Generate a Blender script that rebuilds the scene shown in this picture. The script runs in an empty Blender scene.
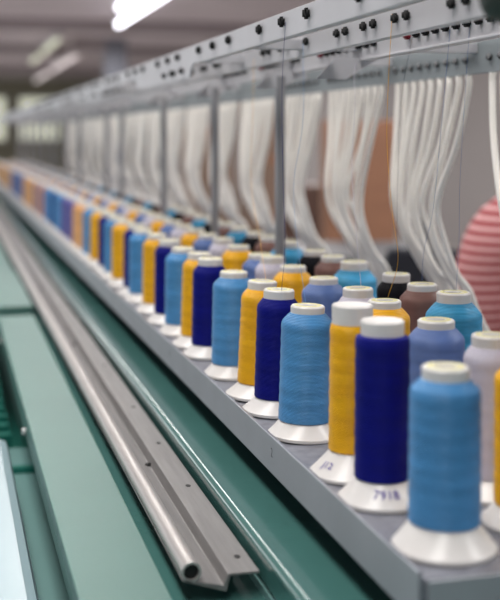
import bpy, bmesh, math, random
from mathutils import Vector, Matrix
random.seed(7)
C = bpy.context.scene.collection
PI = math.pi
H = 1.2                      # height of the thread tray above the room floor
CAMH = 0.279                 # eye height above the tray
TH = math.atan(304/1150); CO, SI = math.cos(TH), math.sin(TH)

# ---------------------------------------------------------------- camera
cam = bpy.data.cameras.new('camera'); co = bpy.data.objects.new('camera', cam); C.objects.link(co)
co.location = (0, 0, H+CAMH)
co.rotation_euler = (PI/2, 0, -TH)
cam.sensor_fit = 'HORIZONTAL'; cam.sensor_width = 36; cam.lens = 1150/500*36
cam.shift_y = -(300-136)/500
cam.clip_start = 0.02; cam.clip_end = 200
cam.dof.use_dof = True; cam.dof.focus_distance = 1.10; cam.dof.aperture_fstop = 5.7
bpy.context.scene.camera = co
# ---------------------------------------------------------------- world, exposure
W = bpy.data.worlds.new('world'); bpy.context.scene.world = W; W.use_nodes = True
W.node_tree.nodes['Background'].inputs[0].default_value = (0.90, 0.94, 1.0, 1)
W.node_tree.nodes['Background'].inputs[1].default_value = 0.17
vs = bpy.context.scene.view_settings
vs.view_transform = 'Standard'; vs.look = 'None'; vs.gamma = 1; vs.use_curve_mapping = False
vs.exposure = 0.0
# ---------------------------------------------------------------- big lamps of the room, plus added fill lights
def area(name, loc, size, sizey, power, col=(1,1,1), rot=(0,0,0)):
    l = bpy.data.lights.new(name, 'AREA'); l.shape = 'RECTANGLE'; l.size = size; l.size_y = sizey
    l.energy = power; l.color = col
    o = bpy.data.objects.new(name, l); C.objects.link(o); o.location = loc; o.rotation_euler = rot
    return o
area('lamp_light_front', (-0.3, 1.2, 3.3), 0.5, 5, 92, (1, .97, .93))
area('lamp_light_back', (2.4, 2.5, 3.3), 0.3, 6, 120, (1, .98, .96))
for q in range(3):
    area('lamp_light_hall', (3.0, 10+q*10, 3.3), 0.3, 6, 200, (1, .97, .96))
area('lamp_light_mid', (0.6, 6.5, 3.3), 0.3, 6, 70, (1, .97, .95))

area('window_daylight', (-5.0, 3.0, 2.0), 2.2, 8, 32, (.93, .97, 1), (0, -PI/2, 0))  # unseen fill light added on the left to brighten left-facing metal
area('window_daylight_far', (-5.8, 22, 1.9), 2.2, 26, 480, (.96, .97, 1), (0, -PI/2, 0))  # large fill light added at the left to lift the ceiling

# ---------------------------------------------------------------- materials
def lin(c):
    return tuple(((v/255)/12.92 if v/255 <= .04045 else ((v/255+.055)/1.055)**2.4) for v in c)+(1,)
M = {}
def mat(name, rgb, rough=.5, metal=0, noise=0.0, nscale=20, bump=0, bscale=80, spec=.5, stretch=(1,1,1), emit=None, coat=0):
    m = bpy.data.materials.new(name); m.use_nodes = True; nt = m.node_tree; b = nt.nodes['Principled BSDF']
    c = lin(rgb); b.inputs['Base Color'].default_value = c
    b.inputs['Roughness'].default_value = rough; b.inputs['Metallic'].default_value = metal
    b.inputs['Specular IOR Level'].default_value = spec; b.inputs['Coat Weight'].default_value = coat
    if noise or bump:
        tc = nt.nodes.new('ShaderNodeTexCoord'); mp = nt.nodes.new('ShaderNodeMapping'); mp.inputs['Scale'].default_value = stretch
        nt.links.new(tc.outputs['Object'], mp.inputs[0])
    if noise:
        n = nt.nodes.new('ShaderNodeTexNoise'); n.inputs['Scale'].default_value = nscale; n.inputs['Detail'].default_value = 6
        nt.links.new(mp.outputs[0], n.inputs['Vector'])
        r = nt.nodes.new('ShaderNodeValToRGB'); r.color_ramp.elements[0].position = .3; r.color_ramp.elements[1].position = .7
        r.color_ramp.elements[0].color = tuple(v*(1-noise) for v in c[:3])+(1,)
        r.color_ramp.elements[1].color = tuple(min(1, v*(1+noise)) for v in c[:3])+(1,)
        nt.links.new(n.outputs[0], r.inputs[0]); nt.links.new(r.outputs[0], b.inputs['Base Color'])
    if bump:
        n = nt.nodes.new('ShaderNodeTexNoise'); n.inputs['Scale'].default_value = bscale
        nt.links.new(mp.outputs[0], n.inputs['Vector'])
        bp = nt.nodes.new('ShaderNodeBump'); bp.inputs['Strength'].default_value = bump; bp.inputs['Distance'].default_value = .001
        nt.links.new(n.outputs[0], bp.inputs['Height']); nt.links.new(bp.outputs[0], b.inputs['Normal'])
    if emit:
        b.inputs['Emission Color'].default_value = lin(rgb); b.inputs['Emission Strength'].default_value = emit
    M[name] = m; return m

def thread_mat(name, rgb, band=.12, patches=0.0):
    """wound polyester thread: fine winding lines plus slightly tilted layers"""
    m = bpy.data.materials.new(name); m.use_nodes = True; nt = m.node_tree; b = nt.nodes['Principled BSDF']
    L = nt.links.new; c = lin(rgb)
    b.inputs['Roughness'].default_value = .42; b.inputs['Specular IOR Level'].default_value = .35
    b.inputs['Sheen Weight'].default_value = .04; b.inputs['Sheen Tint'].default_value = c
    tc = nt.nodes.new('ShaderNodeTexCoord')
    w = nt.nodes.new('ShaderNodeTexWave'); w.bands_direction = 'Z'; w.inputs['Scale'].default_value = 260
    w.inputs['Distortion'].default_value = .3; w.inputs['Detail'].default_value = 2; w.inputs['Detail Scale'].default_value = 1
    L(tc.outputs['Object'], w.inputs[0])
    mp = nt.nodes.new('ShaderNodeMapping'); mp.inputs['Scale'].default_value = (14, 14, 95); mp.inputs['Rotation'].default_value = (.12, .1, 0)
    L(tc.outputs['Object'], mp.inputs[0])
    n = nt.nodes.new('ShaderNodeTexNoise'); n.inputs['Scale'].default_value = 1.0; n.inputs['Detail'].default_value = 3
    L(mp.outputs[0], n.inputs['Vector'])
    r = nt.nodes.new('ShaderNodeValToRGB'); r.color_ramp.elements[0].position = .35; r.color_ramp.elements[1].position = .65
    r.color_ramp.elements[0].color = tuple(v*(1-band-patches) for v in c[:3])+(1,)
    r.color_ramp.elements[1].color = tuple(min(1, v*(1+band)+patches*.25) for v in c[:3])+(1,)
    L(n.outputs[0], r.inputs[0])
    mx = nt.nodes.new('ShaderNodeMixRGB'); mx.blend_type = 'MULTIPLY'; mx.inputs[0].default_value = .14
    L(r.outputs[0], mx.inputs[1]); L(w.outputs['Color'], mx.inputs[2]); L(mx.outputs[0], b.inputs['Base Color'])
    bp = nt.nodes.new('ShaderNodeBump'); bp.inputs['Strength'].default_value = .5; bp.inputs['Distance'].default_value = .0006
    L(w.outputs['Fac'], bp.inputs['Height']); L(bp.outputs[0], b.inputs['Normal'])
    if 'dark' in name or 'black' in name: b.inputs['Roughness'].default_value = .6; b.inputs['Specular IOR Level'].default_value = .15; b.inputs['Sheen Weight'].default_value = 0
    M[name] = m; return m

thread_mat('thread_light_blue', (76, 144, 202))
thread_mat('thread_dark_blue', (0, 8, 118))
thread_mat('thread_yellow', (252, 180, 4))
thread_mat('thread_steel_blue', (94, 120, 178))
thread_mat('thread_lavender', (205, 200, 216), .04)
thread_mat('thread_cyan', (58, 170, 222), .2, .15)
thread_mat('thread_brown', (134, 96, 88))
thread_mat('thread_black', (14, 14, 22))
thread_mat('thread_peach', (236, 176, 116))
thread_mat('thread_purple', (98, 92, 164))
mat('cone_plastic', (222, 219, 217), .28, noise=.03, nscale=60)
mat('label_paper', (208, 202, 148), .7)
mat('ink_violet', (84, 72, 160), .7)
mat('ink_grey', (60, 62, 70), .8)
mat('tray_metal', (158, 162, 170), .45, .25, noise=.06, nscale=14, bump=.1, bscale=300)
mat('tray_floor', (130, 132, 142), .4, .25, noise=.22, nscale=90)
mat('green_paint', (70, 114, 110), .16, 0, noise=.07, nscale=12, bump=.05, bscale=420, spec=.6, coat=.5)
mat('green_panel', (76, 118, 111), .45, 0, noise=.04, nscale=8, bump=.15, bscale=500)
mat('deep_green_paint', (18, 104, 92), .5, noise=.08, nscale=9)
mat('mid_green_paint', (100, 138, 136), .45, noise=.04, nscale=7)
mat('rail_aluminium', (136, 134, 134), .55, .45, noise=.12, nscale=30, bump=.2, bscale=60, stretch=(6, .4, 6))
mat('pipe_aluminium', (190, 186, 184), .48, .6, noise=.10, nscale=60, bump=.2, bscale=90, stretch=(8, .3, 8))
mat('dark_hole', (10, 10, 12), .6)
mat('stand_metal', (198, 197, 202), .5, .15, noise=.05, nscale=9, bump=.1, bscale=200)
mat('grey_beam', (138, 146, 150), .42, .2, noise=.06, nscale=8)
mat('post_steel', (150, 150, 154), .4, .3)
mat('black_rubber', (9, 9, 13), .8)
mat('red_rubber', (140, 20, 44), .45)
mat('tube_plastic', (248, 244, 238), .4)
mat('white_paint', (150, 174, 182), .3)
mat('dark_green_plastic', (44, 58, 54), .5)
mat('wall_paint', (146, 140, 138), .85, noise=.05, nscale=.5)
mat('ceiling_paint', (196, 186, 191), .85, noise=.12, nscale=.22)
mat('far_paint', (150, 146, 128), .85, noise=.1, nscale=.3)
mat('floor_concrete', (176, 172, 166), .55, noise=.12, nscale=1.2)
mat('column_paint', (116, 118, 128), .7, noise=.04, nscale=1)
mat('truss_paint', (150, 140, 142), .7)
mat('lamp_tube', (246, 246, 255), .4, emit=6)
mat('lamp_tube_dim', (226, 214, 214), .4, emit=1.1)
mat('lamp_tube_warm', (206, 208, 186), .4, emit=.9)
mat('window_light', (244, 246, 224), .4, emit=.5)
mat('lamp_housing', (214, 214, 214), .5)
mat('wood_panel', (150, 106, 82), .6, noise=.1, nscale=5, stretch=(1, 1, 6))
mat('dark_wood', (92, 68, 60), .6, noise=.1, nscale=5)
mat('cardboard', (134, 110, 96), .85, noise=.06, nscale=14)
mat('dark_fabric', (24, 26, 38), .8, noise=.1, nscale=80)
mat('machine_grey', (88, 90, 94), .5, noise=.05, nscale=6)
mat('skin', (196, 140, 112), .55)
mat('hair', (24, 18, 16), .5)
mat('trousers', (34, 38, 56), .85, noise=.1, nscale=60)

m = mat('striped_shirt', (170, 76, 84), .85)
nt = m.node_tree; b = nt.nodes['Principled BSDF']
tc = nt.nodes.new('ShaderNodeTexCoord'); w = nt.nodes.new('ShaderNodeTexWave'); w.bands_direction = 'Z'
w.inputs['Scale'].default_value = 15.5; w.inputs['Distortion'].default_value = 1.0; w.inputs['Detail Scale'].default_value = .6; w.inputs['Detail'].default_value = 0
r = nt.nodes.new('ShaderNodeValToRGB'); r.color_ramp.elements[0].position = .5; r.color_ramp.elements[1].position = .72
r.color_ramp.elements[0].color = lin((160, 62, 70)); r.color_ramp.elements[1].color = lin((226, 176, 176))
nt.links.new(tc.outputs['Object'], w.inputs[0]); nt.links.new(w.outputs['Fac'], r.inputs[0]); nt.links.new(r.outputs[0], b.inputs['Base Color'])

# ---------------------------------------------------------------- helpers
def obj(name, bm, m, parent=None, loc=None, smooth=False, bevel=0):
    if isinstance(bm, bmesh.types.BMesh):
        bmesh.ops.recalc_face_normals(bm, faces=bm.faces)
        me = bpy.data.meshes.new(name); bm.to_mesh(me); bm.free()
    else: me = bm
    if m is not None and not me.materials: me.materials.append(M[m] if isinstance(m, str) else m)
    if smooth:
        me.shade_smooth()
        try: me.set_sharp_from_angle(angle=math.radians(38))
        except Exception: pass
    o = bpy.data.objects.new(name, me); C.objects.link(o)
    if parent: o.parent = parent
    if loc: o.location = loc
    if bevel:
        md = o.modifiers.new('bevel', 'BEVEL'); md.width = bevel; md.segments = 2; md.limit_method = 'ANGLE'
    return o
def tag(o, label, cat, group=None, kind=None):
    if label: o['label'] = label
    if cat: o['category'] = cat
    if group: o['group'] = group
    if kind: o['kind'] = kind
    return o
def thing(name, label, cat, loc=(0, 0, 0), group=None):
    o = bpy.data.objects.new(name, None); o.empty_display_size = .02; C.objects.link(o); o.location = loc
    return tag(o, label, cat, group)
def struct(o): o['kind'] = 'structure'; return o
def box(bm, x0, x1, y0, y1, z0, z1):
    v = [bm.verts.new(p) for p in ((x0,y0,z0),(x1,y0,z0),(x1,y1,z0),(x0,y1,z0),(x0,y0,z1),(x1,y0,z1),(x1,y1,z1),(x0,y1,z1))]
    for f in ((0,3,2,1),(4,5,6,7),(0,1,5,4),(1,2,6,5),(2,3,7,6),(3,0,4,7)): bm.faces.new([v[i] for i in f])
    return bm
def bx(*a): return box(bmesh.new(), *a)
def lathe(bm, prof, seg=48, axis=None):
    """prof: list of (r, z); closed where r == 0"""
    rings = []
    for r, z in prof:
        if r < 1e-6: rings.append([bm.verts.new((0, 0, z))])
        else: rings.append([bm.verts.new((r*math.cos(2*PI*k/seg), r*math.sin(2*PI*k/seg), z)) for k in range(seg)])
    for a, b in zip(rings, rings[1:]):
        for k in range(seg):
            k2 = (k+1) % seg
            if len(a) == 1 and len(b) == 1: continue
            if len(a) == 1: bm.faces.new((a[0], b[k], b[k2]))
            elif len(b) == 1: bm.faces.new((a[k], b[0], a[k2]))
            else: bm.faces.new((a[k], b[k], b[k2], a[k2]))
    return bm
def extrude_y(bm, prof, y0, y1):
    """closed (x, z) outline swept along y"""
    a = [bm.verts.new((x, y0, z)) for x, z in prof]; b = [bm.verts.new((x, y1, z)) for x, z in prof]
    n = len(prof)
    for k in range(n): bm.faces.new((a[k], a[(k+1) % n], b[(k+1) % n], b[k]))
    bm.faces.new(a); bm.faces.new(b[::-1]); return bm
def catmull(pts, per=6):
    P = [Vector(p) for p in pts]; P = [P[0]*2-P[1]]+P+[P[-1]*2-P[-2]]; out = []
    for i in range(1, len(P)-2):
        for k in range(per):
            t = k/per
            out.append(.5*((2*P[i])+(-P[i-1]+P[i+1])*t+(2*P[i-1]-5*P[i]+4*P[i+1]-P[i+2])*t*t+(-P[i-1]+3*P[i]-3*P[i+1]+P[i+2])*t**3))
    out.append(P[-2]); return out
def tube(bm, pts, r, seg=10):
    rings = []
    for i, p in enumerate(pts):
        d = (pts[min(i+1, len(pts)-1)]-pts[max(i-1, 0)]).normalized()
        u = d.cross(Vector((0, 1, 0.02))); u = u.normalized() if u.length > 1e-4 else Vector((1, 0, 0)); v = d.cross(u)
        rings.append([bm.verts.new(p+r*(math.cos(2*PI*k/seg)*u+math.sin(2*PI*k/seg)*v)) for k in range(seg)])
    for a, b in zip(rings, rings[1:]):
        for k in range(seg): bm.faces.new((a[k], a[(k+1) % seg], b[(k+1) % seg], b[k]))
    bm.faces.new(rings[0][::-1]); bm.faces.new(rings[-1]); return bm
def text_mesh(s, size):
    cu = bpy.data.curves.new('writing', 'FONT'); cu.body = s; cu.size = size; cu.resolution_u = 2; cu.extrude = 0
    cu.align_x = 'CENTER'; cu.align_y = 'CENTER'
    o = bpy.data.objects.new('writing', cu); C.objects.link(o)
    me = bpy.data.meshes.new_from_object(o.evaluated_get(bpy.context.evaluated_depsgraph_get()))
    bpy.data.objects.remove(o); return me
ORD = ['nearest', 'second', 'third', 'fourth', 'fifth', 'sixth', 'seventh', 'eighth', 'ninth', 'tenth', 'eleventh', 'twelfth',
       'thirteenth', 'fourteenth', 'fifteenth', 'sixteenth', 'seventeenth', 'eighteenth', 'nineteenth', 'twentieth'] + ['twenty-'+q for q in ('first', 'second', 'third', 'fourth', 'fifth', 'sixth', 'seventh', 'eighth', 'ninth')]+['thirtieth']

# ---------------------------------------------------------------- the hall
YF = 42
struct(obj('floor', bx(-6, 7, -1.5, YF, -.1, 0), 'floor_concrete'))
struct(obj('ceiling', bx(-6, 7, -1.5, YF, 3.5, 3.6), 'ceiling_paint'))
struct(obj('wall_right', bx(6.5, 6.65, -1.5, YF, 0, 3.5), 'wall_paint'))
bm = bx(-6, 7, YF, YF+.15, 0, 3.5)
struct(obj('wall_back', bm, 'far_paint'))
for i, y in enumerate((24,)):                # concrete columns along the right aisle
    c = thing('column', 'square grey column standing in the hall at the end of the bright lamp', 'column', (3.42, y, 0))
    obj('shaft', bx(-.22, .22, -.22, .22, 0, 3.5), 'column_paint', c, bevel=.02)
    obj('beam_bracket', bx(-.9, -.22, -.15, .15, 3.18, 3.5), 'truss_paint', c)
for i, y in enumerate((14, 20, 26, 33)):
    tag(obj('ceiling_beam', bx(-5.9, 6.45, y, y+.25, 3.3, 3.5), 'truss_paint'), ORD[i]+' dark beam crossing under the ceiling', 'beam', 'ceiling beams')
for i in range(4):
    x0 = -3.2+i*1.9
    w_ = struct(obj('window_%d' % (i+1), bx(x0, x0+1.5, YF-.06, YF-.01, 1.3, 2.9), 'lamp_housing'))
    obj('window_pane', bx(x0+.06, x0+1.44, YF-.09, YF-.07, 1.36, 2.84), 'window_light', w_)
def lamp(x, y, L, label, z=3.34, mt='lamp_tube'):
    t = thing('ceiling_lamp', label, 'lamp', (x, y, z), 'fluorescent ceiling lamps')
    obj('housing', bx(-.07, .07, 0, L, .04, .1), 'lamp_housing', t, bevel=.01)
    for s in (0,):
        bm = bmesh.new(); tube(bm, [Vector((s, .04, 0)), Vector((s, L-.04, 0))], .04, 10); obj('light_tube', bm, mt, t, smooth=True)
    for yy in (.25, L-.25):
        bm = bmesh.new(); tube(bm, [Vector((0, yy, .1)), Vector((0, yy, 3.5-z))], .012, 6); obj('hanger', bm, 'lamp_housing', t)
lamp(2.79, 14.6, 4.6, 'long bright fluorescent lamp in front of the grey column, nearest in the aisle')
lamp(2.44, 14.9, 1.8, 'short bright fluorescent lamp just left of the long bright lamp')
lamp(2.93, 25.4, 14, 'faint long pinkish fluorescent lamp far down the aisle', mt='lamp_tube_dim')
lamp(2.10, 22.5, 7, 'faint yellowish fluorescent lamp far off above the left of the machine', mt='lamp_tube_warm')

# ---------------------------------------------------------------- embroidery machine body
YE = 8.6
T = thing('embroidery_machine', 'long green painted embroidery machine bed carrying the thread tray', 'machine', (0, 0, H))
obj('table_top', bx(.2475, .80, .30, YE, -.085, -.055), 'green_paint', T, smooth=True, bevel=.006).modifiers['bevel'].segments = 6
obj('rail_channel', bx(.165, .2474, .30, YE, -.110, -.092), 'green_paint', T)
p1 = obj('front_panel', bx(.1005, .1725, .30, 2.375, -.0985, -.085), 'green_panel', T, bevel=.0012)
obj('panel_flange', bx(.1005, .1030, .30, 2.375, -.112, -.0985), 'green_panel', T)
def cylx(x0, x1, y, z, r, seg=16):
    bm = bmesh.new(); tube(bm, [Vector((x0, y, z)), Vector((x1, y, z))], r, seg); return bm
for yy in (1.52, .75, 2.2):
    obj('bolt', cylx(.0955, .1003, yy, -.105, .0045), 'lamp_housing', T, smooth=True, bevel=.0008)
obj('cover_panel', bx(-.35, .1725, 2.43, YE, -.0985, -.078), 'green_panel', T, bevel=.002)
obj('bridge_plate', bx(.08, .176, 2.43, 3.1, -.078, -.0745), 'green_panel', T, bevel=.001)
obj('lower_tray', bx(-.30, .1500, .30, 1.80, -.215, -.200), 'mid_green_paint', T, bevel=.002)
obj('tray_lip', bx(-.30, .1500, 1.66, 1.675, -.200, -.192), 'deep_green_paint', T)
obj('inner_bed', bx(-.35, .165, .30, YE, -.36, -.33), 'deep_green_paint', T)
for k in range(9):
    obj('cooling_fin', bx(-.34, .099, 1.84+k*.062, 1.86+k*.062, -.33, -.19), 'deep_green_paint', T)
obj('inner_wall', bx(.1500, .165, .30, YE, -.33, -.1105), 'deep_green_paint', T)
obj('end_wall', bx(-.35, .10, 2.40, 2.425, -.33, -.0985), 'deep_green_paint', T)
obj('side_girder', bx(.2474, .80, .30, YE, -.42, -.085), 'mid_green_paint', T)
for yy in (.5, 3.1, 5.8, 8.3):
    for xx in (-.28, .66):
        obj('leg', bx(xx, xx+.10, yy, yy+.10, -H, -.36 if xx < 0 else -.42), 'mid_green_paint', T, bevel=.005)
obj('cross_tie', bx(-.30, .24, .30, .36, -.36, -.215), 'mid_green_paint', T)
t = thing('guide_bar', 'white painted guide bar lying in the green tray at the left edge', 'bar', (0, 0, H))
obj('bar_body', bx(-.02, .0795, .30, 1.56, -.1999, -.120), 'white_paint', t, bevel=.012)

# rail: pipe on a folded aluminium profile
t = thing('guide_rail', 'long scratched aluminium rail with a hollow pipe lying in the green channel', 'rail', (.0035, 0, H))
Y0 = .891
th = .0022
pr = [(.1768, -.0730), (.1768, -.0708), (.2105, -.0815+.0025), (.2140, -.0700), (.2400, -.0700), (.2400, -.0722), (.2160, -.0722), (.2128, -.0845)]
bm = extrude_y(bmesh.new(), pr, Y0, YE-.1); obj('folded_profile', bm, 'rail_aluminium', t, bevel=.0006)
cx, cz, ro, ri = .1843, -.0662, .0080, .0062
bm = bmesh.new(); n = 32; rr = []
for (rad, y) in ((ro, Y0), (ro, YE-.1), (ri, YE-.1), (ri, Y0)):
    rr.append([bm.verts.new((cx+rad*math.cos(2*PI*k/n), y, cz+rad*math.sin(2*PI*k/n))) for k in range(n)])
for a in range(4):
    b_ = rr[(a+1) % 4]
    for k in range(n): bm.faces.new((rr[a][k], rr[a][(k+1) % n], b_[(k+1) % n], b_[k]))
obj('pipe', bm, 'pipe_aluminium', t, smooth=True)
bm = bmesh.new(); tube(bm, [Vector((cx, Y0+.003, cz)), Vector((cx, Y0+.02, cz))], ri-.0001, 24); obj('end_plug', bm, 'dark_hole', t)  # dark disc set into the hollow pipe, painting the shade of its bore
bm = bmesh.new()
for y in [Y0+.9+.8*k for k in range(9)]: box(bm, .1755, .1795, y, y+.01, -.0708, -.0660)
obj('pipe_clip', bm, 'rail_aluminium', t)
bm = bmesh.new(); yy = .6
for y in [2.3+.55*k for k in range(11)]: box(bm, .18, .236, y, y+.02, -.092, -.0850)
bm2 = bx(.215, .238, .97, 1.0, -.0920, -.0722); obj('foot_shim', bm2, 'rail_aluminium', t); obj('foot_shim', bm, 'rail_aluminium', t)
for x, y, z in ((.230, .925, -.0700), (.230, 1.125, -.0700), (.230, 1.29, -.0700), (.230, 1.47, -.0700), (.230, 1.75, -.0700), (.230, 2.05, -.0700), (.230, 2.4, -.0700)):
    bm = bmesh.new(); lathe(bm, [(0, .0001), (.0026, .0001), (.0026, .0004), (.0021, .0004), (0, .0004)], 16)
    bmesh.ops.scale(bm, vec=(1, 1.5, 1), verts=bm.verts)
    obj('screw_hole', bm, 'dark_hole', t, loc=(x, y, z))
for y in (1.235, 1.98, 2.7):
    bm = bmesh.new(); bmesh.ops.create_uvsphere(bm, u_segments=16, v_segments=8, radius=.0036); bmesh.ops.scale(bm, vec=(1, 1, .6), verts=bm.verts)
    obj('screw', bm, 'dark_hole', t, loc=(.2085, y, -.0775), smooth=True)
for y in (1.02, 1.7): obj('small_rivet', cylx(.1760, .1769, y, -.0719, .0011, 10), 'dark_hole', t)

# ---------------------------------------------------------------- thread tray
t = thing('thread_tray', 'long grey metal tray under the rows of thread cones', 'tray', (0, 0, H))
YT = .672
prof = [(.2873, -.027), (.2873, .005), (.2898, .005), (.2898, 0), (.72, 0), (.72, .004), (.7225, .004), (.7225, -.003), (.2925, -.003), (.2925, -.027)]
obj('tray_sheet', extrude_y(bmesh.new(), prof, YT, 8.2), 'tray_floor', t)
obj('front_lip', bx(.2862, .2875, YT-.002, 8.2, -.028, .0055), 'tray_metal', t, bevel=.0008)
obj('end_lip', bx(.2925, .7225, YT-.004, YT, -.024, -.0005), 'tray_metal', t, bevel=.0006)
for y in (.75, 1.9, 3.2, 4.5, 5.8, 7.1): obj('support', bx(.36, .66, y, y+.06, -.0550, -.003), 'grey_beam', t)
for s, y, sz in (('2', 1.005, .012), ('3', 1.50, .013)):
    me = text_mesh(s, sz)
    for v in me.vertices:
        a, b2 = v.co.x, v.co.y; v.co = Vector((.2860, y-a*1.0, -.009+b2))
    me.materials.append(M['ink_grey']); obj('pencil_number', me, None, t)

# ---------------------------------------------------------------- thread cones
def cone_prof(kind):
    rb, rim, hb, rt = kind['rb'], .0035, kind['hb'], kind['r']-.0015
    zt, ztop, rc = kind['zt'], kind['top'], kind['rc']
    if ztop > .13: return [(0, .001), (rb-.002, .0), (rb, .001), (rb, rim), (rb-.0015, rim+.0012), (rt+.0012, hb-.001), (rt, hb+.0008), (rt-.004, hb+.003), (rc-.003, hb+.004), (rc-.003, zt-.004), (rc, zt-.003), (rc+.0002, ztop-.0014), (rc-.001, ztop), (0, ztop)]
    return [(0, .001), (rb-.002, .0), (rb, .001), (rb, rim), (rb-.0015, rim+.0012), (rt+.0012, hb-.001), (rt, hb+.0008), (rt-.004, hb+.003), (rc-.003, hb+.004),
            (rc-.003, zt-.004), (rc, zt-.003), (rc+.0002, ztop-.0014), (rc-.001, ztop), (rc*.55, ztop), (rc*.5, ztop-.001), (rc*.5, ztop-.010), (0, ztop-.010)]
KINDS = {
 'full':   dict(r=.0246, rb=.034, hb=.0148, zt=.1145, top=.1215, rc=.0158, sh=.0075),
 'mid':    dict(r=.0222, rb=.034, hb=.0150, zt=.1150, top=.1240, rc=.0155, sh=.0065),
 'tall_dark': dict(r=.0212, rb=.034, hb=.0180, zt=.1270, top=.1385, rc=.0166, sh=.0012),
 'tall_yellow': dict(r=.0186, rb=.034, hb=.0205, zt=.1245, top=.1405, rc=.0168, sh=.0008),
 'wide':   dict(r=.0285, rb=.036, hb=.0148, zt=.1130, top=.1230, rc=.0170, sh=.0110),
 'front':  dict(r=.0244, rb=.0355, hb=.0185, zt=.1150, top=.1235, rc=.0160, sh=.0060),
}
MESH = {}
def get_meshes(kind):
    if kind in MESH: return MESH[kind]
    k = KINDS[kind]
    bm = lathe(bmesh.new(), cone_prof(k), 56); bmesh.ops.recalc_face_normals(bm, faces=bm.faces)
    cm = bpy.data.meshes.new('cone'); bm.to_mesh(cm); bm.free(); cm.materials.append(M['cone_plastic']); cm.shade_smooth(); cm.set_sharp_from_angle(angle=math.radians(40))
    r, hb, zt, sh, rc = k['r'], k['hb']+.0005, k['zt'], k['sh'], k['rc']
    pr = [(r-.006, hb), (r-.0008, hb), (r+.0001, hb+.001), (r, hb+.004)]
    nz = 26
    for i in range(nz):
        z = hb+.005+(zt-sh-.0025-hb-.005)*i/(nz-1); pr.append((r+.00022*math.sin(i*1.9)-.0004*i/nz, z))
    pr += [(r-.0012, zt-sh), (r-.0012-(r-rc-.0012)*.5, zt-sh*.42), (rc+.0006, zt), (rc-.002, zt)]
    bm = lathe(bmesh.new(), pr, 56); bmesh.ops.recalc_face_normals(bm, faces=bm.faces)
    tm = bpy.data.meshes.new('thread_winding'); bm.to_mesh(tm); bm.free(); tm.shade_smooth(); tm.set_sharp_from_angle(angle=math.radians(26))
    tm.materials.append(None)
    bm = lathe(bmesh.new(), [(rc*.58, k['top']), (rc*.60, k['top']+.0004), (rc*.80, k['top']+.0004), (rc*.82, k['top'])], 40)
    lm = bpy.data.meshes.new('paper_label'); bm.to_mesh(lm); bm.free(); lm.materials.append(M['label_paper'])
    MESH[kind] = (cm, tm, lm); return MESH[kind]
MC = {}
counts = {}
ROWN = {1: 'front row', 2: 'middle row', 3: 'back row'}
LASTC = {}
def spool(row, colour, kind, x, y, tilt=0, tdir=0, label_part=True):
    cm, tm, lm = get_meshes(kind)
    k = (row, colour); n = counts.get(k, 0); counts[k] = n+1
    name = colour.replace('_', ' ')
    if n == 0: lab = 'nearest %s thread cone in the %s of the tray' % (name, ROWN[row])
    else: lab = '%s thread cone, %s of its colour from the near end of the %s' % (name, ORD[n], ROWN[row])
    root = thing('thread_cone', lab, 'thread cone', (x, y, H), 'thread cones in the '+ROWN[row])
    root.rotation_euler = (0, math.radians(tilt), 0)
    obj('cone', cm, None, root)
    o = obj('thread_winding', tm, None, root); o.rotation_euler = (0, 0, random.random()*6.28)
    o.material_slots[0].link = 'OBJECT'; o.material_slots[0].material = M['thread_'+colour]
    if y < 2.6 and not kind.startswith('tall'): obj('paper_label', lm, None, root)
    return root
X1, X2, X3 = .3225, .407, .491
row1 = [('light_blue', 'front', .718, .5), ('dark_blue', 'tall_dark', .825, .2), ('yellow', 'tall_yellow', .895, .6), ('light_blue', 'full', 1.022, 1.6),
        ('dark_blue', 'mid', 1.118, 1.6), ('yellow', 'mid', 1.189, 2.6), ('light_blue', 'full', 1.300, .8), ('dark_blue', 'mid', 1.425, 1), ('yellow', 'mid', 1.495, 1.5),
        ('light_blue', 'full', 1.595, .4), ('dark_blue', 'mid', 1.694, .3), ('yellow', 'mid', 1.802, .5), ('light_blue', 'full', 1.925, 0), ('dark_blue', 'mid', 2.004, .5), ('yellow', 'full', 2.135, 0),
        ('light_blue', 'full', 2.245, .3), ('dark_blue', 'mid', 2.345, 0), ('yellow', 'full', 2.47, .4), ('light_blue', 'full', 2.60, 0), ('peach', 'full', 2.72, .2)]
wr = {}
for c, kd, y, tl in row1:
    o = spool(1, c, kd, X1+(.003 if kd == 'front' else 0), y, tl); wr.setdefault((c), o); wr[(c, round(y, 3))] = o
y = 2.82; i = 0
while y < 7.6:
    px = 385.5/(y*CO+X1*SI)-54
    c = 'peach' if px > 82 else 'purple' if px > 70 else ('light_blue' if i % 3 else 'dark_blue') if px > 52 else ('purple' if i % 2 else 'peach') if px > 40 else 'peach' if px > 29 else ('purple' if i % 3 else 'light_blue') if px > 16 else 'peach'
    spool(1, c, 'full', X1, y); y += .0985; i += 1
row2 = [('yellow', 'full', .748), ('lavender', 'mid', .820), ('steel_blue', 'full', .914), ('yellow', 'full', 1.034), ('lavender', 'mid', 1.108), ('steel_blue', 'full', 1.2185),
        ('yellow', 'full', 1.335), ('lavender', 'mid', 1.428), ('steel_blue', 'full', 1.505-.02), ('yellow', 'full', 1.605), ('lavender', 'mid', 1.70)]
for c, kd, y in row2: spool(2, c, kd, X2+(.005 if y == .820 else -.002 if y == .748 else 0), y)
y = 1.805; i = 0
while y < 7.6:
    spool(2, ('steel_blue', 'yellow', 'lavender')[i % 3], 'full', X2, y); y += .0985; i += 1
row3 = [('cyan', 'wide', 1.060), ('brown', 'full', 1.139), ('black', 'mid', 1.212), ('cyan', 'wide', 1.350), ('brown', 'full', 1.431), ('black', 'full', 1.507),
        ('cyan', 'wide', 1.64), ('brown', 'full', 1.735), ('black', 'full', 1.82)]
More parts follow.
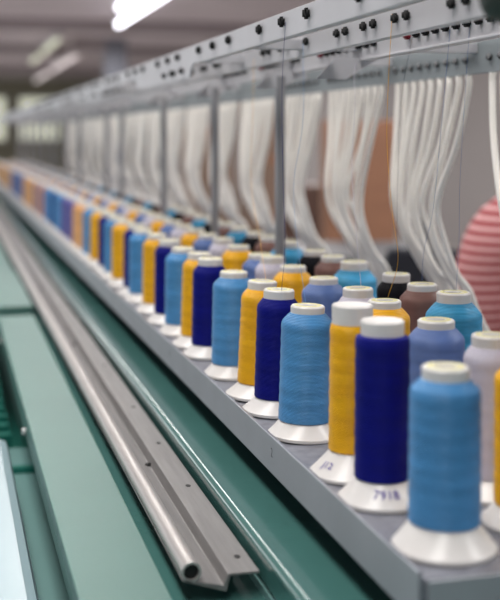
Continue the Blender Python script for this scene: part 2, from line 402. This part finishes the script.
for c, kd, y in row3: spool(3, c, kd, X3, y)
y = 1.925; i = 0
while y < 7.6:
    spool(3, ('cyan', 'brown', 'black')[i % 3], 'full', X3, y); y += .0985; i += 1
# handwriting on two cone bases
def write_on_cone(root, s, size, kind, ang, zc, name='handwriting'):
    k = KINDS[kind]; me = text_mesh(s, size)
    r0, z0, r1, z1 = k['rb']-.0015, .0047, k['r']-.0003, k['hb']-.001
    sl = math.hypot(r0-r1, z1-z0)
    for v in me.vertices:
        tt = (zc-z0)/(z1-z0)+v.co.y/sl; z = z0+(z1-z0)*tt; r = r0+(r1-r0)*tt+.0006
        a = ang+v.co.x/((r0+r1)/2)
        v.co = Vector((r*math.cos(a), r*math.sin(a), z+.0004))
    me.materials.append(M['ink_violet']); obj(name, me, None, root)
VIEW = lambda x, y: math.atan2(-y, -x)
write_on_cone(wr[('dark_blue', .825)], '7918', .0102, 'tall_dark', VIEW(X1, .825)+.13, .0115)
write_on_cone(wr[('yellow', .895)], 'J12', .0085, 'tall_yellow', VIEW(X1, .895)-.80, .0115)

# ---------------------------------------------------------------- thread stand above the cones
G = thing('thread_stand', 'grey metal stand of perforated beams on steel posts above the cones', 'thread stand', (0, 0, H))
YB0, YB1 = .55, 8.4
# front beam with large eyelets; past y=1.55 its face is deeper, with rounded cut-outs at the posts
YS = 1.535
bm = bmesh.new()
def arch_poly(y0, y1, zt, zb_, zc):
    pts = [(y0, zt), (y0, zc)]
    for k in range(7):
        a = k/6*PI/2; pts.append((y0+.035*(1-math.cos(a)) if False else y0+.035*math.sin(a)*1.0, zc-(zc-zb_)*(1-math.cos(a))))
    pts.append((y1-.06, zb_))
    for k in range(1, 7):
        a = PI/2*(1-k/6); pts.append((y1-.06+.035*math.cos(a), zb_+(zc-zb_)*(1-math.sin(a))))
    pts += [(y1, zc), (y1, zt)]
    return pts
def slab_yz(bm, pts, x0, x1):
    a = [bm.verts.new((x0, y, z)) for y, z in pts]; b = [bm.verts.new((x1, y, z)) for y, z in pts]; n = len(pts)
    for k in range(n): bm.faces.new((a[k], a[(k+1) % n], b[(k+1) % n], b[k]))
    bm.faces.new(a[::-1]); bm.faces.new(b)
box(bm, .328, .331, YB0, YS, .3775, .4035)
box(bm, .331, .345, YB0, YS, .4010, .4035)
box(bm, .331, .338, YB0, YS, .3775, .3800)
edges = [YS, 2.50, 3.45, 4.4, 5.35, 6.3, 7.25, 8.4]
for a, b in zip(edges, edges[1:]):
    mid = a+(b-a)*.55; slab_yz(bm, arch_poly(a, mid, .4035, .3600, .3790), .328, .331); box(bm, .328, .331, mid+.0001, b-.0001, .3790, .4035)
box(bm, .331, .345, YS, YB1, .4010, .4035)
obj('front_beam', bm, 'stand_metal', G, bevel=.0006)
bm = bmesh.new(); box(bm, .398, .401, YB0, YB1, .371, .395); box(bm, .401, .420, YB0, YB1, .3925, .395); box(bm, .401, .409, YB0, YB1, .371, .3735)
obj('middle_beam', bm, 'stand_metal', G, bevel=.0006)
bm = bmesh.new(); box(bm, .468, .471, YB0, YB1, .3684, .3950); box(bm, .471, .500, YB0, YB1, .3925, .3950); box(bm, .4655, .4785, YB0, YB1, .3665, .3690)
obj('rear_beam', bm, 'stand_metal', G, bevel=.0006)
bm = bmesh.new(); box(bm, .618, .622, YB0, YB1, .3537, .393); box(bm, .596, .640, YB0, YB1, .3520, .3545) if False else None; box(bm, .622, .648, YB0, YB1, .3905, .393)
obj('tube_beam', bm, 'grey_beam', G, bevel=.0008)
# posts and cross plates
def y_of(px, x): return (1150*x/CO/(px+54)-x*SI)/CO
posts = [y_of(p, .45) for p in (280, 215, 164, 122, 107, 80)]
y = posts[-1]+.5
while y < 8: posts.append(y); y += .5
for i, y in enumerate(posts):
    bm = bmesh.new(); tube(bm, [Vector((.45, y, 0)), Vector((.45, y, .362))], .0072, 20)
    p = obj('post', bm, 'post_steel', G, smooth=True)
    obj('post_base', lathe(bmesh.new(), [(0, 0), (.016, 0), (.016, .004), (.009, .006), (0, .006)], 20), 'post_steel', p, loc=(.45, y, 0))
for y in [y_of(345, .45)]+posts:
    bm = bmesh.new()
    box(bm, .331, .618, y-.002, y+.016, .3790, .3905)
    obj('cross_bar', bm, 'stand_metal', G, bevel=.0006)
    bm = bmesh.new(); a = [bm.verts.new((xx, y-.004, zz)) for xx, zz in ((.414, .3450), (.450, .3450), (.492, .3700), (.436, .3700))]
    b = [bm.verts.new((v.co.x, y-.002, v.co.z)) for v in a]
    for k in range(4): bm.faces.new((a[k], a[(k+1) % 4], b[(k+1) % 4], b[k]))
    bm.faces.new(a[::-1]); bm.faces.new(b)
    obj('gusset', bm, 'stand_metal', G)
# eyelets
def eyelet_mesh(w, h, d):
    bm = bx(-d, 0.0005, -w/2, w/2, -h/2, h/2)
    bmesh.ops.bevel(bm, geom=[e for e in bm.edges], offset=min(w, h)*.22, segments=2, affect='EDGES')
    me = bpy.data.meshes.new('eyelet'); bmesh.ops.recalc_face_normals(bm, faces=bm.faces); bm.to_mesh(me); bm.free(); me.materials.append(None); me.shade_smooth(); return me
EB, ES, ET = eyelet_mesh(.0090, .0105, .0060), eyelet_mesh(.0085, .0088, .0060), eyelet_mesh(.0090, .0075, .0065)
def eyelet(me, x, y, z, m='black_rubber', kind='eyelet'):
    o = bpy.data.objects.new(kind, me); C.objects.link(o); o.parent = G; o.location = (x, y, z)
    o.material_slots[0].link = 'OBJECT'; o.material_slots[0].material = M[m]; return o
e1 = [y_of(p, .3297) for p in (310.7, 285.5, 262.8, 231.6, 215.5, 201.6, 180, 170, 160, 145, 137.5, 130)]
y = e1[-1]+.14
while y < 4.6: e1 += [y, y+.08, y+.16]; y += .293
e1 += [e1[0]-.14, e1[0]-.22, e1[0]-.3]
for i, y in enumerate(e1):
    eyelet(EB, .328, y, .3935)
    if y > 1.62 and i % 3 != 2 and any(a+.1 < y < a+(b-a)*.55-.12 for a, b in zip(edges, edges[1:])): eyelet(ES, .328, y-.03, .3720); eyelet(ES, .328, y+.03, .3720)
pairs = [y_of(p, .3995) for p in (463, 404.5, 372, 344.5, 305.5, 286, 268.5, 236)]
y = pairs[-1]+.1
while y < 3.0: pairs.append(y); y += .098
for y in pairs:
    for d in (-.0135, .0135): eyelet(ES, .398, y+d, .3865)
bse = y_of(494, .4685)
for g in range(4):
    for k in range(9):
        y = bse+g*.288+k*.0238
        eyelet(ET, .468, y, .3835, 'red_rubber' if k == 8 else 'black_rubber')
tubeY = []
b0 = y_of(470, .62)+.004
for g in range(-1, 17):
    tubeY.append([b0+g*.2925+k*.0285 for k in range(9)])
for g in range(0, 4):
    for k in range(9): eyelet(ES, .618, tubeY[g][k], .372, 'machine_grey', 'screw')
obj('end_knob', (lambda bm: (bmesh.ops.create_uvsphere(bm, u_segments=24, v_segments=14, radius=.016), bm)[1])(bmesh.new()), 'dark_green_plastic', G, loc=(.340, y_of(497, .340)-.01, .366), smooth=True)

# ---------------------------------------------------------------- white thread tubes
NTH = ['leftmost', 'second from left', 'third from left', 'fourth from left', 'middle', 'sixth from left', 'seventh from left', 'second from right', 'rightmost']
for g, ys in enumerate(tubeY):
    yc = ys[4]
    rg = random.Random(g*13+5)
    for k, y in enumerate(ys):
        f = 1-2*((8-k)/8)**1.3                      # -1 near .. +1 far
        if g == 0 and k < 0: continue
        j = lambda s: rg.uniform(-s, s)
        # near ones bulge away, far ones stay close to plumb
        q = j(.0012)
        if g == 0: yc = ys[4]-.045
        pts = [(.62, y, .3535), (.62, y+.001, .335), (.619+j(.003), y+(yc+.048+f*.077-y)*.4+j(.003), .27),
               (.619+j(.004), yc+.048+f*.077+q, .195), (.627+j(.004), yc+.052+f*.074+q, .150),
               (.645+j(.004), yc+.036+f*.062+q, .10), (.660+j(.003), yc+.030+f*.062+q, .078), (.674, yc+.026+f*.058, .045), (.690, yc+.020+f*.056, .012)]
        bm = tube(bmesh.new(), catmull(pts, 5), .0040, 10)
        o = obj('thread_tube', bm, 'tube_plastic', smooth=True, loc=(0, 0, H))
        bunch = 'cut-off bunch at the right edge' if g == 0 else ('nearest full bunch' if g == 1 else '%s bunch from the right' % ORD[g])
        nm = NTH[8-k]
        tag(o, '%s white tube hanging in the %s' % (nm, bunch), 'tube', 'white thread tubes')

# ---------------------------------------------------------------- single threads dropping to the cones
def strand(name_label, pts, m, r=.00033):
    bm = tube(bmesh.new(), catmull(pts, 8), r*.62, 6); o = obj('thread_strand', bm, m, smooth=True, loc=(0, 0, H)); tag(o, name_label, 'thread', 'single threads running down to the cones')
def P(px, py, x):
    zc = 1150*x/CO/(px+54); return (x, (zc-x*SI)/CO, CAMH-(py-136)*zc/1150)
strand('dark blue thread running down from the front beam to the second dark blue cone', [P(285.5, 22, .3265), P(282, 90, .327), P(283, 180, .325), P(285, 245, .324), P(281.5, 291, .3225)], 'thread_dark_blue')
strand('pale blue thread hanging before the tubes, down to the light blue cone', [P(303, 42, .397), P(303, 120, .38), P(294, 180, .36), P(296, 230, .345), P(305.5, 302, .3225)], 'thread_light_blue', .00026)
strand('yellow thread hanging in front of the left edge of the nearest tubes', [P(392, 14, .397), P(388, 90, .398), P(387, 145, .402), P(392, 210, .402), P(398, 260, .404), P(388, 297, .407)], 'thread_yellow', .0004)
strand('pale yellow thread dropping from the front beam beside the middle post', [P(254, 52, .399), P(253, 110, .39), P(251, 180, .37), P(260, 240, .345), P(266, 280, .3225)], 'thread_yellow', .00028)
strand('white thread curling below the cross plate to the lavender cone', [P(357, 60, .467), P(354, 75, .45), P(355, 105, .44), P(352, 170, .43), P(356, 230, .42), P(361, 286, .407)], 'thread_lavender', .0004)
strand('grey blue thread falling from the rear beam to the brown cone', [P(450, 30, .467), P(441, 130, .47), P(433, 210, .48), P(424, 250, .486), P(422, 280, .491)], 'thread_steel_blue', .00035)
strand('grey thread falling from the rear beam to the bright blue cone', [P(470, 22, .467), P(466, 80, .47), P(460, 180, .48), P(459, 240, .486), P(456, 291, .491)], 'thread_steel_blue', .00026)
strand('thin dark thread falling behind the yellow thread to the black cone', [P(413, 34, .467), P(402, 95, .47), P(398, 170, .48), P(397, 230, .486), P(397, 272, .491)], 'thread_black', .00026)

# ---------------------------------------------------------------- things behind the machine
def at(px, z, zc):      # a floor position seen at px from the eye point
    xc = (px-250)/1150*zc; return xc*CO+zc*SI, -xc*SI+zc*CO
x, y = at(361, 0, 5.2)
t = thing('wooden_cabinet', 'orange brown wooden cabinet against the aisle behind the tubes', 'cabinet', (x, y, 0)); t.rotation_euler[2] = -TH
obj('body', bx(-.16, .16, 0, .4, .06, 1.55), 'wood_panel', t, bevel=.006); obj('plinth', bx(-.15, .15, .02, .38, 0, .06), 'dark_wood', t)
for a, b in ((-.155, -.003), (.003, .155)):
    d = obj('door', bx(a, b, -.018, 0, .09, 1.52), 'wood_panel', t, bevel=.003)
    obj('handle', bx(-.012 if a < 0 else .006, -.006 if a < 0 else .012, -.03, -.018, .9, 1.0), 'post_steel', d)
x, y = at(305, 0, 6.0)
t = thing('dark_cabinet', 'dark brown low cabinet left of the orange brown cabinet', 'cabinet', (x, y, 0)); t.rotation_euler[2] = -TH
obj('body', bx(-.13, .13, 0, .4, .05, 1.22), 'dark_wood', t, bevel=.006); obj('plinth', bx(-.12, .12, .02, .38, 0, .05), 'dark_fabric', t)
d = obj('door', bx(-.125, .125, -.018, 0, .09, 1.20), 'dark_wood', t, bevel=.003); obj('handle', bx(.09, .1, -.03, -.018, .7, .8), 'post_steel', d)
for i, (px, zc, w2, z1, m_) in enumerate(((266, 7.2, .13, 1.70, 'cardboard'), (208, 8.5, .16, 1.55, 'cardboard'))):
    x, y = at(px, 0, zc)
    n = 5
    for q in range(n):
        a, b = q*z1/n, (q+1)*z1/n-.001
        c = thing('cardboard_box', 'brown cardboard box, %s up in the %s stack behind the tubes' % (('bottom one', 'second', 'third', 'fourth', 'topmost')[q], 'nearer' if i == 0 else 'farther'), 'box', (x+random.uniform(-.01, .01), y, a), 'stacked cardboard boxes')
        obj('carton', bx(-w2, w2, -.15, .2, 0, b-a), m_, c, bevel=.003); obj('tape', bx(-.025, .025, -.151, .201, b-a-.06, b-a+.0004), 'wood_panel', c)
x, y = at(338, 0, 4.5)
t = thing('work_table', 'dark grey work table standing in front of the orange brown cabinet', 'table', (x, y, 0)); t.rotation_euler[2] = -TH
obj('table_top', bx(-.30, .34, -.3, .3, 1.0, 1.04), 'machine_grey', t, bevel=.004); obj('front_board', bx(-.28, .32, -.27, -.25, .35, 1.0), 'dark_fabric', t)
for sx in (-.27, .27):
    for sy in (-.24, .24): obj('leg', bx(sx-.025, sx+.025, sy-.025, sy+.025, 0, 1.0), 'machine_grey', t)
x, y = at(432, 0, 3.3)
t = thing('high_chair', 'dark fabric high work chair between the tubes and the striped shirt', 'chair', (x, y, 0)); t.rotation_euler[2] = -TH-.25
bm = bx(-.13, .08, -.03, .03, .72, 1.245); bmesh.ops.bevel(bm, geom=[e for e in bm.edges if abs(e.verts[0].co.y-e.verts[1].co.y) > .05 and e.verts[0].co.z > 1], offset=.09, segments=6, affect='EDGES')
obj('backrest', bm, 'dark_fabric', t, bevel=.012)
obj('seat', bx(-.20, .20, .0, .42, .66, .72), 'dark_fabric', t, bevel=.02)
obj('back_support', bx(-.06, .0, .0, .03, .60, .80), 'black_rubber', t)
obj('column', lathe(bmesh.new(), [(0, .08), (.03, .08), (.03, .66), (0, .66)], 20), 'post_steel', t, loc=(0, .2, 0))
for k in range(5):
    a = k*2*PI/5; bm = tube(bmesh.new(), [Vector((0, .2, .09)), Vector((.26*math.cos(a), .2+.26*math.sin(a), .025))], .022, 8); obj('leg', bm, 'black_rubber', t)

# person in the striped shirt: skinned figure, seen from behind, head above the frame edge
def skin_fig(name, joints, edges_, m, parent=None, loc=None, rot=0, root=0, sub=2):
    me = bpy.data.meshes.new(name); me.from_pydata([j[:3] for j in joints], edges_, []); me.update()
    me.materials.append(M[m]); o = bpy.data.objects.new(name, me); C.objects.link(o)
    md = o.modifiers.new('skin', 'SKIN'); md.use_smooth_shade = True
    for i, j in enumerate(joints):
        sv = me.skin_vertices[0].data[i]; sv.radius = (j[3], j[4] if len(j) > 4 else j[3]); sv.use_root = (i == root)
    s = o.modifiers.new('sub', 'SUBSURF'); s.levels = sub; s.render_levels = sub
    if parent: o.parent = parent
    if loc: o.location = loc; o.rotation_euler[2] = rot
    return o
x, y = at(578, 0, 2.4)
J = [(0, 0, .90, .145, .10), (0, .01, 1.05, .13, .09), (0, .03, 1.20, .15, .10), (0, .02, 1.31, .13, .085), (0, .03, 1.38, .055, .055), (0, .05, 1.43, .05, .05),
     (0, .06, 1.50, .075, .085), (0, .065, 1.575, .075, .09), (0, .06, 1.63, .045, .055),
     (-.17, .03, 1.295, .055), (-.21, .02, 1.08, .042), (-.20, .20, .95, .032), (-.19, .27, .93, .028),
     (.17, .03, 1.295, .055), (.21, .02, 1.08, .042), (.20, .20, .95, .032), (.19, .27, .93, .028),
     (-.09, 0, .80, .085), (-.10, .01, .47, .058), (-.10, -.01, .10, .042), (-.10, .02, .045, .04), (-.11, .14, .035, .032),
     (.09, 0, .80, .085), (.10, .01, .47, .058), (.10, -.01, .10, .042), (.10, .02, .045, .04), (.11, .14, .035, .032)]
E = [(0,1),(1,2),(2,3),(3,4),(4,5),(5,6),(6,7),(7,8),(3,9),(9,10),(10,11),(11,12),(3,13),(13,14),(14,15),(15,16),(0,17),(17,18),(18,19),(19,20),(20,21),(0,22),(22,23),(23,24),(24,25),(25,26)]
base = len(J)
for side, wi in ((-1, 12), (1, 16)):           # fingers and thumbs
    wx, wy, wz = J[wi][:3]
    pi = len(J); J.append((wx, wy+.045, wz-.004, .030, .014)); E.append((wi, pi))
    for q in range(4):
        a = len(J); L_ = (.030, .036, .034, .026)[q]; fx = wx+(-.024+.016*q)
        J += [(fx, wy+.082, wz-.006, .0088), (fx, wy+.082+L_*.6, wz-.014, .008), (fx, wy+.082+L_, wz-.032, .007)]
        E += [(pi, a), (a, a+1), (a+1, a+2)]
    a = len(J); J += [(wx-side*.036, wy+.035, wz-.010, .0105), (wx-side*.046, wy+.062, wz-.018, .009)]; E += [(wi, a), (a, a+1)]
person = skin_fig('person', J, E, 'skin', loc=(x, y, 0), rot=-TH-.05)
tag(person, 'person in a red and pink striped shirt standing behind the machine at right', 'person')
SJ = [(0, 0, .92, .172, .125), (0, .01, 1.08, .165, .115), (0, .02, 1.22, .172, .125), (0, .02, 1.315, .135, .10), (0, .03, 1.385, .078, .07),
      (-.165, .03, 1.285, .085), (-.205, .025, 1.08, .066), (-.21, .06, .985, .055), (.165, .03, 1.285, .085), (.205, .025, 1.08, .066), (.21, .06, .985, .055)]
skin_fig('shirt', SJ, [(0,1),(1,2),(2,3),(3,4),(3,5),(5,6),(6,7),(3,8),(8,9),(9,10)], 'striped_shirt', person)
TJ = [(0, 0, .90, .160, .118), (-.09, 0, .78, .100), (-.10, .01, .47, .072), (-.10, -.005, .10, .060), (.09, 0, .78, .100), (.10, .01, .47, .072), (.10, -.005, .10, .060)]
skin_fig('trousers', TJ, [(0,1),(1,2),(2,3),(0,4),(4,5),(5,6)], 'trousers', person)
for s in (-1, 1):
    skin_fig('shoe', [(s*.10, -.03, .045, .046, .044), (s*.102, .05, .042, .047, .04), (s*.11, .17, .035, .04, .032)], [(0,1),(1,2)], 'dark_fabric', person)
skin_fig('hair', [(0, .045, 1.60, .085, .085), (0, .02, 1.54, .085, .07), (0, .005, 1.47, .06, .04), (0, .07, 1.635, .06, .07)], [(0,1),(1,2),(0,3)], 'hair', person)
bm = bmesh.new(); bmesh.ops.create_cone(bm, segments=10, radius1=.014, radius2=.006, depth=.03, cap_ends=True)
nose = obj('nose', bm, 'skin', person, loc=(0, .158, 1.51), smooth=True)
for s in (-1, 1):
    bm = bmesh.new(); bmesh.ops.create_uvsphere(bm, u_segments=12, v_segments=8, radius=.011); obj('eye', bm, 'cone_plastic', person, loc=(s*.03, .138, 1.54), smooth=True)
    bm = bmesh.new(); bmesh.ops.create_uvsphere(bm, u_segments=12, v_segments=8, radius=.024); bmesh.ops.scale(bm, vec=(.35, .7, 1.2), verts=bm.verts); obj('ear', bm, 'skin', person, loc=(s*.078, .06, 1.52), smooth=True)
bm = bmesh.new(); bmesh.ops.create_uvsphere(bm, u_segments=12, v_segments=8, radius=.02); bmesh.ops.scale(bm, vec=(1, .4, .3), verts=bm.verts); obj('mouth', bm, 'striped_shirt', person, loc=(0, .142, 1.475), smooth=True)
